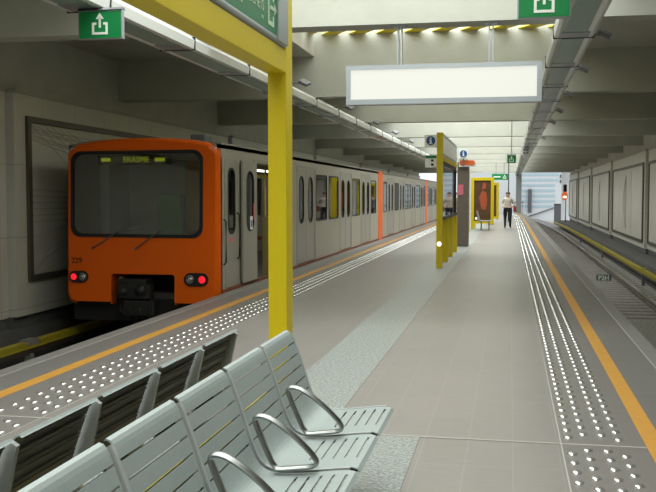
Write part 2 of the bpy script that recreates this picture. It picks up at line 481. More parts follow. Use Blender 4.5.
# small stencilled plate in the right track
t = thing('track_plate', 'small white lettered plate lying in the right-hand track bed', 'sign', (3.05, 31.5, -1.17))
mb = MB().box(2.80, 3.28, 31.45, 31.49, -1.2, -1.0); mb.build('board', M['plategreen'], t)
mb = MB().text('P2H', .2, Matrix.Translation((2.86, 31.446, -1.17)) @ Matrix.Rotation(PI/2, 4, 'X'), .004, .008); mb.build('lettering', M['platewhite'], t)

# ================================================================= ART PANELS ON THE WALLS
def art_panel(side, xw, a, b, bay, z0, z1, lab, kind):
    """framed panel lying in the plane of its bay"""
    ya, yb = bay
    def X(y): return xw-side*.10*(1-(y-ya)/(yb-ya))
    t = thing('art_panel', lab, 'wall panel', (X(a), a, z0), 'framed drawings on the track walls')
    s = side
    f3 = lambda off: (lambda p: (X(p[0])-s*off, p[0], p[1]))
    MB().plate([(a+.12, z0+.12), (b-.12, z0+.12), (b-.12, z1-.12), (a+.12, z1-.12)], [], f3(.002), (-s*.015, 0, 0)).build('board', M['panel'], t)
    fr = MB()
    fr.plate([(a, z0), (b, z0), (b, z1), (a, z1)], [[(a+.12, z0+.10), (b-.12, z0+.10), (b-.12, z1-.10), (a+.12, z1-.10)]], f3(.001), (-s*.055, 0, 0))
    fr.build('frame', M['pframe'], t)
    dr = MB(); W = b-a; Hh = z1-z0
    def line(pts, r=.012):
        dr.tube([(X(y)-s*.018, y, z) for y, z in pts], r, 6)
    if kind == 'seam':
        for k, amp in enumerate((.0, 1.0, .55)):
            line([(a+W*.5+amp*math.sin(PI*i/14), z0+.35+(Hh-.7)*i/14) for i in range(15)], .016 if k else .024)
        line([(a+W*.33, z0+.2), (a+W*.34, z1-.2)], .008)
    else:
        rnd = random.Random(int(a*10))
        for k in range(9): line([(a+.2, z1-.15-k*.03), (a+W*(.12+.1*k), z1-.25-.12*k*rnd.random()*2)], .007)
        for k in range(8): line([(a+.15, z0+Hh*.15+k*.05), (a+W*(.3+.05*k), z0+Hh*(.35+.03*k))], .007)
        for k in range(6): line([(a+.15, z0+Hh*(.36+.04*k)), (a+W*.7, z0+Hh*(.40+.015*k))], .007)
        for k in range(6): line([(a+.2+.25*k, z1-.15), (a+W*(.25+.06*k), z0+Hh*.5)], .006)
        for k in range(6): line([(a+.2, z0+.1+.04*k), (a+W*(.15+.05*k), z0+Hh*.45)], .006)
    dr.build('drawing', M['ink'], t)
RP = [(13.6, 24.2), (25.2, 36.2), (36.95, 48.5), (49.35, 60.3), (61.2, 71.9), (72.8, 83.3)]
RL = ['panel outside the right frame edge', 'framed wall drawing on the right wall cut by the right photo edge', 'framed wall drawing with a tall bowed seam, second along the right wall',
      'framed wall drawing on the right wall, third from the photo edge', 'framed wall drawing on the right wall, narrow one next to the last', 'framed wall drawing at the far daylight end of the right wall']
for (a, b), l, bay in list(zip(RP, RL, RB[2:]))[1:]:
    art_panel(1, 5.08, a, b, bay, -.22, 2.84, l, 'seam')
for (a, b), l, bay in zip([(2.5, 13.5), (14.36, 25.6), (26.6, 37.6)], ['framed wall drawing on the left wall cut by the left photo edge', 'framed line drawing on the left wall behind the orange train front', 'framed wall drawing hidden beside the train on the left wall'], LB[1:4]):
    art_panel(-1, -8.06, a, b, bay, .14, 2.92, l, 'lines')

# ================================================================= LIGHTING TRACKS
def light_row(xc, side, labrow, lab, grp):
    t = thing('lighting_track', labrow, 'lighting track', (xc, 4, 3.46))
    MB().box(xc-.07, xc+.07, -6, 83.5, 3.455, 3.52).build('rail', M['lampbody'], t)
    for y in BEAMS[1:-1]:
        MB().box(xc-.05, xc+.05, y+.1, y+.26, 3.51, 3.6).build('hanger', M['steel'], t)
    root = None; y = -5.9
    while y < 82:
        if root is None:
            root = thing('linear_ceiling_light', lab, 'ceiling light', (xc, y, 3.3), grp)
            body = [(xc-.125, 3.315), (xc-.17, 3.30), (xc-.205, 3.31), (xc-.215, 3.41), (xc-.17, 3.455), (xc+.17, 3.455), (xc+.215, 3.41), (xc+.205, 3.31), (xc+.17, 3.30), (xc+.125, 3.315)]
            MB().prism(body, 'Y', y+.0, y+2.345).build('housing', M['lampbody'], root)
            MB().box(xc-.118, xc+.118, y+.06, y+1.95, 3.303, 3.33).build('diffuser', M['lampglass'], root)
            MB().box(xc-.15, xc+.15, y+1.98, y+2.29, 3.30, 3.33).build('gear_cover', M['alu'], root)
            mb = MB().box(xc-.219, xc+.219, y+2.31, y+2.33, 3.296, 3.45); mb.build('clamp', M['black'], root)
        else: copy_tree(root, (xc, y, 3.3))
        y += 2.35
light_row(-3.86, -1, 'white steel lighting track hung above the train side edge', 'white linear light fitting in the row above the train side', 'light fittings above the left edge')
light_row(.66, 1, 'grey steel lighting track hung above the right platform edge', 'grey linear light fitting in the row above the right platform edge', 'light fittings above the right edge')
def spot(x, y, s, label, n):
    t = thing('loudspeaker', label, 'loudspeaker', (x, y, 3.46))
    xr = .66 if x > 0 else -3.86
    MB().box(min(xr, x+.12), max(xr, x+.12), y-.015, y+.015, 3.475, 3.50).build('arm', M['steel'], t)
    b = MB().box(-.08, .08, -.12, .12, -.025, .025, .01)
    R = Matrix.Translation((x+s*.12, y, 3.50)) @ Matrix.Rotation(s*.5, 4, 'Y') @ Matrix.Rotation(.3, 4, 'X')
    b.shift(lambda c: R @ c); b.build('horn', M['grey'], t)
ords = ['nearest', 'second', 'third', 'fourth', 'fifth', 'sixth', 'seventh']
for k, y in enumerate((11.5, 14.6, 18.2, 21.6, 25.0, 31.8)):
    spot(.95, y, 1, 'small pale loudspeaker beside the right lighting track, %s from the front' % ords[k], k)
for k, y in enumerate((15.5, 20.0, 24.2, 28.2, 33.0)):
    spot(-3.55, y, 1, 'small white loudspeaker on the train side lighting track, %s from the front' % ords[k], k)

# ================================================================= LIGHT BOX SIGN
t = thing('light_box', 'blank white light box sign hung across the platform on two steel hangers', 'light box', (-.79, 11.1, 2.66))
x0, x1, z0, z1, ya, yb = -1.935, .345, 2.675, 3.135, 11.02, 11.22
MB().plate([(x0, z0), (x1, z0), (x1, z1), (x0, z1)], [[(x0+.055, z0+.06), (x1-.055, z0+.06), (x1-.055, z1-.05), (x0+.055, z1-.05)]], lambda p: (p[0], ya, p[1]), (0, yb-ya, 0)).build('frame', M['alu'], t)
MB().box(x0+.05, x1-.05, ya+.02, yb-.02, z0+.05, z1-.045).build('lit_face', M['lightbox'], t)
for x in (-1.30, -.235):
    mb = MB().box(x-.03, x-.012, 11.08, 11.16, z1, 3.6); mb.box(x+.012, x+.03, 11.08, 11.16, z1, 3.6); mb.box(x-.07, x+.07, 11.04, 11.2, 3.585, 3.6)
    mb.build('hanger', M['alu'], t)

# ================================================================= EXIT SIGNS
def pictogram(mb, cx, y, cz, s):
    b = lambda x0, x1, za, zb: mb.box(cx+x0*s, cx+x1*s, y-.004, y+.002, cz+za*s, cz+zb*s)
    b(-.5, .5, -.5, -.36); b(-.5, -.36, -.36, .22); b(.36, .5, -.36, .22); b(-.36, -.22, .08, .22); b(.22, .36, .08, .22)
    b(-.07, .07, -.1, .5)
    mb.prism([(cx-.26*s, cz+.42*s), (cx, cz+.78*s), (cx+.26*s, cz+.42*s)], 'Y', y-.004, y+.002)
def exit_sign(cx, y, z0, W, Hh, lab, top):
    t = thing('exit_sign', lab, 'exit sign', (cx, y, z0))
    MB().box(cx-W/2, cx+W/2, y, y+.05, z0, z0+Hh, .006).build('housing', M['alu'], t)
    MB().box(cx-W/2+.012, cx+W/2-.012, y-.006, y+.003, z0+.012, z0+Hh-.012).build('green_face', M['green'], t)
    mb = MB(); pictogram(mb, cx, y-.006, z0+Hh*.45, Hh*.58); mb.build('pictogram', M['picto'], t)
    mb = MB().prism([(y-.02, z0+Hh), (y+.07, z0+Hh), (y+.05, top), (y+.01, top)], 'X', cx-W/2, cx+W/2); mb.build('mount', M['steel'], t)
exit_sign(-3.675, 8.0, 3.015, .43, .262, 'green exit sign with up arrow under the train side lights', 3.30)
exit_sign(.245, 7.5, 2.97, .41, .27, 'green exit sign with up arrow at the top of the photo', 3.30)
exit_sign(.03, 25.72, 2.46, .24, .21, 'small distant green exit sign beside the right lighting track', 2.70)
MB().box(.02, .04, 25.73, 25.75, 2.70, 3.6).build('sign_rod', M['steel'], bpy.data.objects['exit_sign.002'])
t = thing('exit_board', 'long green exit board far down the platform above the walking person', 'exit sign', (-.63, 59.7, 2.5))
MB().box(-1.13, -.13, 59.7, 59.8, 2.55, 2.93).build('board', M['green'], t)
mb = MB(); pictogram(mb, -.35, 59.69, 2.73, .2); mb.box(-1.02, -.6, 59.68, 59.7, 2.70, 2.78); mb.build('lettering', M['picto'], t)
MB().box(-.9, -.86, 59.73, 59.77, 2.93, 3.6).build('rod', M['steel'], t); MB().box(-.4, -.36, 59.73, 59.77, 2.93, 3.6).build('rod', M['steel'], t)
t = thing('number_sign', 'small white and black number sign hung under the right lights far away', 'sign', (.53, 34, 3.0))
MB().box(.40, .66, 34, 34.12, 3.02, 3.29, .01).build('box', M['white'], t)
mb = MB().box(.45, .52, 33.985, 34, 3.17, 3.25); mb.box(.55, .61, 33.985, 34, 3.17, 3.25); mb.box(.45, .52, 33.985, 34, 3.06, 3.13); mb.box(.55, .61, 33.985, 34, 3.06, 3.13); mb.build('marks', M['grey'], t)
MB().box(.40, .66, 34.02, 34.1, 3.285, 3.305).build('mount', M['steel'], t)

# ================================================================= YELLOW STATION SIGN FRAME (near)
t = thing('sign_portal', 'tall yellow steel portal frame holding the green station name sign', 'frame', (-1.525, 3.8, 0))
for ya, yb in ((1.3, 1.48), (6.02, 6.20)):
    MB().box(-1.584, -1.458, ya, yb, 0, 3.2, .006).build('post', M['yellow'], t)
MB().box(-1.590, -1.460, 1.48, 6.03, 2.405, 2.555, .004).build('lower_beam', M['yellow'], t)
MB().box(-1.590, -1.460, 1.48, 6.03, 3.10, 3.2, .004).build('upper_beam', M['yellow'], t)
MB().box(-1.575, -1.475, 1.48, 6.03, .26, .36, .004).build('seat_rail', M['yellow'], t)
t = thing('station_sign', 'green station name sign in a grey frame on the yellow beam', 'sign', (-1.5, 3.8, 2.56))
MB().box(-1.575, -1.458, 1.52, 6.0, 2.575, 3.09).build('sign_body', M['alu'], t)
MB().tube([(-1.475, 1.5, 2.585), (-1.475, 6.0, 2.585)], .028, 14).build('bottom_rail', M['alu'], t)
MB().box(-1.459, -1.450, 1.55, 5.74, 2.60, 3.08).build('green_face', M['greenb'], t)
MB().box(-1.46, -1.437, 5.74, 6.0, 2.575, 3.09, .004).build('end_frame', M['alu'], t)
def side_text(mb, body, size, y, z): mb.text(body, size, Matrix.Translation((-1.4495, y, z)) @ Matrix(((0, 0, 1, 0), (1, 0, 0, 0), (0, 1, 0, 0), (0, 0, 0, 1))), .002)
mb = MB(); side_text(mb, 'DEMETS', .088, 5.11, 2.695)
side_text(mb, 'RUE', .075, 4.84, 2.655); side_text(mb, 'STR', .03, 5.37, 2.645)
mb.build('lettering', M['letters'], t)
mb = MB()
def sb(ya, yb, za, zb): mb.box(-1.451, -1.446, ya, yb, za, zb)
sb(5.52, 5.545, 2.635, 2.86); sb(5.545, 5.66, 2.635, 2.662); sb(5.545, 5.66, 2.833, 2.86); sb(5.635, 5.66, 2.662, 2.70); sb(5.635, 5.66, 2.79, 2.833)
sb(5.57, 5.68, 2.735, 2.758); mb.prism([(5.67, 2.71), (5.725, 2.747), (5.67, 2.784)], 'X', -1.451, -1.446)
mb.build('pictogram', M['letters'], t)

# ================================================================= BENCHES
PITCH = .600; NS = 6
PROF = [(-.005, .845), (-.012, .852), (.012, .850), (.03, .828), (.052, .77), (.085, .68), (.115, .585), (.145, .50), (.168, .455), (.20, .428), (.25, .415), (.33, .418), (.42, .428), (.52, .442), (.57, .446), (.598, .438), (.605, .425)]
def resample(p, step):
    out = [p[0]]; 
    for a, b in zip(p[:-1], p[1:]):
        L = math.hypot(b[0]-a[0], b[1]-a[1]); n = max(1, round(L/step))
        for i in range(1, n+1): out.append((a[0]+(b[0]-a[0])*i/n, a[1]+(b[1]-a[1])*i/n))
    return out
def smoothp(p, it=2):
    for _ in range(it):
        q = [p[0]]
        for a, b in zip(p[:-1], p[1:]):
            q += [(.75*a[0]+.25*b[0], .75*a[1]+.25*b[1]), (.25*a[0]+.75*b[0], .25*a[1]+.75*b[1])]
        q.append(p[-1]); p = q
    return p
SP = smoothp(PROF)
def arc(p):
    s = [0]
    for a, b in zip(p[:-1], p[1:]): s.append(s[-1]+math.hypot(b[0]-a[0], b[1]-a[1]))
    return s
SA = arc(SP)
def at_arc(t):
    t = max(0, min(SA[-1], t))
    for i in range(len(SA)-1):
        if SA[i+1] >= t:
            u = (t-SA[i])/max(1e-9, SA[i+1]-SA[i]); a, b = SP[i], SP[i+1]
            return (a[0]+(b[0]-a[0])*u, a[1]+(b[1]-a[1])*u), math.atan2(b[1]-a[1], b[0]-a[0])
def sheet(mb, t0, t1, ya, yb, th=.006, n=None):
    """a strip of the seat profile from arc t0 to t1, between ya and yb"""
    n = n or max(2, int((t1-t0)/.015)); top = []; bot = []
    for i in range(n+1):
        (x, z), a = at_arc(t0+(t1-t0)*i/n); nx, nz = -math.sin(a), math.cos(a)
        if nx < -0.2 and nz < 0: nx, nz = -nx, -nz
        top.append((x, z)); bot.append((x-nx*th*1.0, z-nz*th*1.0))
    mb.prism(top+bot[::-1], 'Y', ya, yb)
def sheet_back(mb, t0, t1, ya, yb):
    top = []; bot = []
    for i in range(4):
        (x, z), a = at_arc(t0+(t1-t0)*i/3); nx, nz = -math.sin(a), math.cos(a)
        if nx < -0.2 and nz < 0: nx, nz = -nx, -nz
        top.append((x-nx*.0065, z-nz*.0065)); bot.append((x-nx*.009, z-nz*.009))
    mb.prism(top+bot[::-1], 'Y', ya, yb)
BACK_END = .44                      # arc length where the back turns into the seat
def slats(mb, t0, t1, count, gap, ya, yb, solid):
    """slats separated by slots; the slots stop short of the edges"""
    L = (t1-t0+gap)/count
    for k in range(count):
        a = t0+k*L; sheet(mb, a, a+L-gap, ya, yb)
        if k < count-1:
            for (p, q) in solid: sheet(mb, a+L-gap, a+L, p, q, n=1)
def make_bench(name, label, cat_loc, facing, arms, grp=None):
    """facing +1: seats look toward +X; local x grows toward the front"""
    t = thing(name, label, 'bench', (cat_loc[0], cat_loc[1], 0))
    bx = cat_loc[0]; y1 = cat_loc[2]
    def place(mb): return mb.shift(lambda c: (bx+facing*c.x, c.y, c.z))
    T = SA[-1]
    for i in range(NS):
        yb = y1-i*PITCH; ya = yb-.555
        mb = MB().use(M['seat']); sheet(mb, 0, .098, ya, yb); slats(mb, .107, .425, 5, .009, ya, yb, [(ya, ya+.012), (yb-.012, yb)])
        mb.use(M['seatunder']); L = (.318+.009)/5
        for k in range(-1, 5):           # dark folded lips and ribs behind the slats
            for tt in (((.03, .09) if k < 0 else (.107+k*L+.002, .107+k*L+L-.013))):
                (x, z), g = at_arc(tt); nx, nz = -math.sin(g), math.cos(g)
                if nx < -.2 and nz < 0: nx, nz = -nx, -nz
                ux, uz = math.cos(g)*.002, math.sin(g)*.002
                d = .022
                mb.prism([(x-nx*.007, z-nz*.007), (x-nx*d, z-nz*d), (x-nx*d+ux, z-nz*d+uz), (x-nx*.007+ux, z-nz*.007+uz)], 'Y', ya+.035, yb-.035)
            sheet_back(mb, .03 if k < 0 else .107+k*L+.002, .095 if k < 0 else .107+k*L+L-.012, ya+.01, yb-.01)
        place(mb).build('backrest', None, t)
        mb = MB(); sheet(mb, .425, .60, ya, yb); slats(mb, .60, T, 6, .011, ya, yb, [(ya, ya+.15), (yb-.06, yb)])
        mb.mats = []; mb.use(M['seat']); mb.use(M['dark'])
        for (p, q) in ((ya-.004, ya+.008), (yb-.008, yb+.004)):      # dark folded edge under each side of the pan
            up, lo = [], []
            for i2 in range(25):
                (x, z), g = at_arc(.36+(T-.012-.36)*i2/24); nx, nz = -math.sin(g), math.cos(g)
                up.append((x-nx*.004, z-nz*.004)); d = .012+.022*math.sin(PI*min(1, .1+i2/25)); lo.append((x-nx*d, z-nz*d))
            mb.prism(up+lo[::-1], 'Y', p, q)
        place(mb).build('seat', None, t)
    for i in range(NS+1):            # L shaped side brackets carry two neighbours
        yc = y1-(i-1)*PITCH-.555-.012
        if i == 0: yc = y1+.010
        path = [at_arc(T*(.05+.895*k/26))[0] for k in range(27)]
        a = [at_arc(T*(.05+.895*k/26))[1] for k in range(27)]
        up = []; lo = []
        for k, ((x, z), g) in enumerate(zip(path, a)):
            nx, nz = -math.sin(g), math.cos(g)
            if k < 3 and nz < 0: nx, nz = -nx, -nz
            tk = .008+.03*math.sin(PI*min(1, k/20)) 
            e = .003
            up.append((x+nx*e, z+nz*e)); lo.append((x-nx*(tk+.024), z-nz*(tk+.024)))
        mb = MB().prism(up+lo[::-1], 'Y', yc-.011, yc+.011)
        place(mb).build('side_bracket', M['seatback'], t)
    for i in arms:                   # closed armrest loops at the near end of a seat
        yc = y1-i*PITCH-.020
        p = [(.245, .437), (.195, .55), (.165, .625), (.158, .65), (.172, .664), (.21, .662), (.27, .630), (.33, .585), (.39, .530), (.425, .490), (.43, .468), (.405, .455), (.34, .447), (.285, .440)]
        p = [(q[0]-.0, q[1]) for q in p]
        # denser, rounded
        n = len(p); pts = []
        for k in range(n):
            a, b = p[k], p[(k+1) % n]
            pts += [(.75*a[0]+.25*b[0], .75*a[1]+.25*b[1]), (.25*a[0]+.75*b[0], .25*a[1]+.75*b[1])]
        mb = MB().tube([(x, yc, z) for x, z in pts], .01, 10, True, (.025, .0105, (0, 1, 0)))
        place(mb).build('armrest', M['chrome'], t)
    for yq in (y1-.3, y1-NS*PITCH/2, y1-NS*PITCH+.3):
        mb = MB(); mb.box(.12, .17, yq-.03, yq+.03, 0, .40, .005); mb.box(.02, .50, yq-.03, yq+.03, .36, .395, .005); mb.box(.02, .32, yq-.04, yq+.04, 0, .015)
        place(mb).build('leg', M['steel'], t)
    mb = MB().box(.2, .26, y1-NS*PITCH+.05, y1-.05, .335, .36, .005)
    place(mb).build('beam', M['steel'], t)
    return t
make_bench('bench', 'grey slatted metal bench with armrests facing the right-hand platform edge', (-1.215, 3.3, 5.0), 1, (1, 2, 3, 4, 5))
make_bench('bench', 'grey slatted metal bench facing the train, seen from behind its backrests', (-1.50, 3.3, 4.99), -1, (1, 2, 3, 4, 5))

# ================================================================= FAR SIGN FRAMES
def round_lamp(x, y, z, lab):
    o = MB().ball((x, y, z), .05, (1, .35, 1)).build('marker_lamp', M['studlamp']); tag(o, lab, 'lamp')
t = thing('information_stand', 'row of yellow posts with glazed information panels along the platform middle', 'frame', (-1.55, 23.4, 0))
ysp = (20.4, 22.3, 24.2, 26.2)
for k, y in enumerate(ysp):
    MB().box(-1.575, -1.445, y, y+.16, 0, 2.96 if k == 0 else 1.03, .006).build('post', M['yellow'], t)
MB().box(-1.56, -1.46, 20.5, 26.3, 2.36, 2.47, .004).build('beam', M['yellow'], t)
a, b = 20.56, 26.36
fr = MB().plate([(a, 1.03), (b, 1.03), (b, 2.36), (a, 2.36)], [[(a+.08, 1.10), (b-.08, 1.10), (b-.08, 2.29), (a+.08, 2.29)]], lambda p: (-1.54, p[0], p[1]), (.06, 0, 0)).build('panel_frame', M['dark'], t)
MB().box(-1.516, -1.508, a+.07, b-.07, 1.09, 2.30).build('glass', M['glasspan'], fr)
MB().box(-1.54, -1.48, 20.56, 26.2, 2.52, 2.94).build('name_board', M['white'], t)
MB().plate([(20.56, 2.48), (26.2, 2.48), (26.2, 2.97), (20.56, 2.97)], [[(20.62, 2.53), (26.1, 2.53), (26.1, 2.93), (20.62, 2.93)]], lambda p: (-1.55, p[0], p[1]), (.08, 0, 0)).build('board_frame', M['alu'], t)
round_lamp(-1.51, 20.385, .53, 'small round lamp glowing low on the nearest information frame post')
def info_sign(x0, x1, y, z0, z1, lab):
    t = thing('information_sign', lab, 'sign', ((x0+x1)/2, y, z0)); cx, cz = (x0+x1)/2, (z0+z1)/2; r = (z1-z0)*.38
    MB().box(x0, x1, y, y+.05, z0, z1, .004).build('board', M['white'], t)
    MB().prism([(cx+r*math.cos(2*PI*k/24), cz+r*math.sin(2*PI*k/24)) for k in range(24)], 'Y', y-.008, y+.001).build('disc', M['blue'], t)
    mb = MB().box(cx-r*.2, cx+r*.2, y-.016, y-.007, cz-r*.6, cz+r*.2); mb.box(cx-r*.38, cx+r*.38, y-.016, y-.007, cz-r*.68, cz-r*.5); mb.box(cx-r*.38, cx+r*.05, y-.016, y-.007, cz+r*.08, cz+r*.24)
    mb.prism([(cx+r*.22*math.cos(2*PI*k/10), cz+r*.52+r*.22*math.sin(2*PI*k/10)) for k in range(10)], 'Y', y-.016, y-.007)
    mb.build('letter', M['white'], t); return t
t1 = info_sign(-1.84, -1.575, 20.42, 2.65, 2.91, 'white square sign with a blue i disc on the nearest yellow information post')
info_sign(-1.56, -1.28, 29.0, 2.72, 3.01, 'white square sign with a blue i disc above the brown grey totem')
t = thing('ticket_sign', 'white sign with a green top stripe and two black squares on the yellow post', 'sign', (-1.73, 20.42, 2.2))
MB().box(-1.83, -1.575, 20.43, 20.5, 2.2, 2.47, .004).build('board', M['white'], t)
MB().box(-1.825, -1.58, 20.42, 20.432, 2.40, 2.46).build('green_stripe', M['greenb'], t)
mb = MB().box(-1.70, -1.645, 20.42, 20.432, 2.33, 2.375); mb.box(-1.70, -1.645, 20.42, 20.432, 2.24, 2.285); mb.build('black_squares', M['black'], t)
t = thing('totem', 'tall brown grey information totem standing behind the yellow frame', 'totem', (-1.43, 29.2, 0))
MB().box(-1.61, -1.26, 29.15, 29.6, .0, 2.62, .01).build('body', M['totem'], t)
MB().box(-1.58, -1.42, 29.138, 29.152, 1.6, 1.92).build('notice', M['pink'], t)
MB().box(-1.44, -1.40, 29.02, 29.06, 2.5, 2.73).build('sign_rod', M['steel'], t)
t = thing('direction_sign', 'white direction sign with a rounded orange bar on top of the totem', 'sign', (-1.3, 29.1, 2.5))
MB().box(-1.56, -1.04, 29.08, 29.14, 2.47, 2.70).build('board', M['white'], t)
MB().prism(rrect(-1.55, 2.52, -1.07, 2.67, .07), 'Y', 29.065, 29.082).build('orange_bar', M['orangesign'], t)

def shelter(y, x0, x1, Hh, lab, fig):
    t = thing('poster_stand', lab, 'frame', ((x0+x1)/2, y, 0))
    w_ = .14
    for x in (x0, x1-w_): MB().box(x, x+w_, y, y+.16, 0 if x == x0 else .2, Hh, .006).build('post', M['yellow'], t)
    MB().box(x0, x0+w_, y+2.2, y+2.36, 0, Hh, .006).build('post', M['yellow'], t)
    MB().box(x0+w_, x1-w_, y, y+.16, Hh-.14, Hh, .004).build('top_bar', M['yellow'], t)
    MB().box(x0, x0+w_, y+.16, y+2.2, Hh-.14, Hh, .004).build('side_bar', M['yellow'], t)
    MB().box(x0+w_, x1-w_, y, y+.16, .26, .38, .004).build('bottom_bar', M['yellow'], t)
    MB().box(x0+w_, x1-w_, y+.06, y+.12, .38, Hh-.14).build('poster', M['poster'], t)
    if fig:
        cx = (x0+x1)/2
        mb = MB().prism([(cx-.05, .95), (cx+.16, .9), (cx+.22, 1.3), (cx+.18, 1.72), (cx-.02, 1.8), (cx-.16, 1.5)], 'Y', y+.052, y+.062)
        mb.prism([(cx-.02, 1.86), (cx+.14, 1.9), (cx+.16, 2.14), (cx+.02, 2.18)], 'Y', y+.052, y+.062)
        mb.build('poster_print', M['posterfig'], t)
    return t
shelter(44.3, -1.80, -.74, 2.42, 'yellow frame holding a dark poster with an orange shape, beyond the totem', True)
shelter(54.0, -1.62, -.62, 2.3, 'second yellow frame farther on, partly behind the poster frame', False)
round_lamp(-1.55, 44.285, .5, 'small round lamp glowing low on the poster frame post')
MB().box(-1.80, -1.68, 40.0, 40.15, 0, 2.66).build('tall_post', M['yellow']); tag(bpy.data.objects['tall_post'], 'tall yellow post just behind the totem', 'post')
# distant grey bench by the poster frame
t = thing('small_bench', 'small grey bench standing in front of the yellow poster frame', 'bench', (-1.15, 43.0, 0))
MB().box(-1.35, -.85, 42.7, 43.6, .40, .44, .01).build('seat', M['seat'], t)
mb = MB().prism([(-1.40, .42), (-1.33, .42), (-1.45, .86), (-1.49, .86)], 'Y', 42.7, 43.6); mb.build('backrest', M['seat'], t)
for x in (-1.3, -.95): MB().box(x, x+.05, 42.8, 43.5, 0, .40).build('leg', M['steel'], t)
# platform-end column and mast
o = MB().box(.50, .98, 82.6, 83.1, 0, 3.6).build('column', M['alu']); tag(o, 'grey square column at the far end of the platform', 'column')
o = MB().tube([(-.09, 56, 0), (-.09, 56, 3.6)], .03, 10).build('mast', M['dark']); tag(o, 'thin dark mast rising behind the walking person', 'mast')
t = thing('railing', 'low grey railing at the platform end beside the column', 'railing', (.2, 84.5, 0))
for k in range(5): MB().box(-.3+k*.35, -.26+k*.35, 84.5, 84.54, 0, .95).build('upright', M['grey'], t)
MB().box(-.34, 1.2, 84.48, 84.56, .92, 1.0).build('handrail', M['grey'], t)

# ================================================================= TRAIN
XR, XL, XC = -4.62, -7.27, -5.945
YF = 14.35
def rake(y, z): return y+(z+.25)*.035
def gasket_window(parent, y0, y1, z0, z1, r, x, nm='window', gl='glassw'):
    f3 = lambda p: (x, p[0], p[1])
    g = MB().plate(rrect(y0, z0, y1, z1, r), [rrect(y0+.035, z0+.035, y1-.035, z1-.035, max(.01, r-.03))], f3, (-.03, 0, 0)).build(nm, M['black'], parent)
    MB().plate(rrect(y0+.03, z0+.03, y1-.03, z1-.03, max(.01, r-.03)), [], lambda p: (x-.012, p[0], p[1]), (-.006, 0, 0)).build('pane', M[gl], g)
def door_leaf(parent, ya, yb, x, notice=False, side=0):
    c = (ya+yb)/2; wv = (yb-ya)*.25
    z0, z1 = .06, 2.20
    h = rrect(c-wv, .96, c+wv, 2.02, wv*.9, 5)
    d = MB().plate(rrect(ya+.008, z0, yb-.008, z1, .03), [h], lambda p: (x, p[0], p[1]), (-.035, 0, 0)).build('door_leaf', M['door'], parent)
    g = MB().plate(rrect(c-wv-.008, .952, c+wv+.008, 2.028, wv*.9, 5), [rrect(c-wv+.012, .972, c+wv-.012, 2.008, wv*.85, 5)], lambda p: (x+.008, p[0], p[1]), (-.03, 0, 0)).build('gasket', M['black'], d)
    MB().plate(rrect(c-wv+.01, .97, c+wv-.01, 2.01, wv*.85, 5), [], lambda p: (x-.01, p[0], p[1]), (-.005, 0, 0)).build('pane', M['glassw'], d)
    if notice:
        MB().box(x+.002, x+.010, c-.03, c+.12, .98, 1.22).build('notice', M['white'], d)
        MB().box(x+.004, x+.012, c+.005, c+.085, 1.03, 1.15).build('pictogram', M['blue'], d)
        MB().box(x+.002, x+.010, c+.2, c+.26, 1.15, 1.45).build('warning_strip', M['redlamp'] if False else M['pink'], d)
    return d
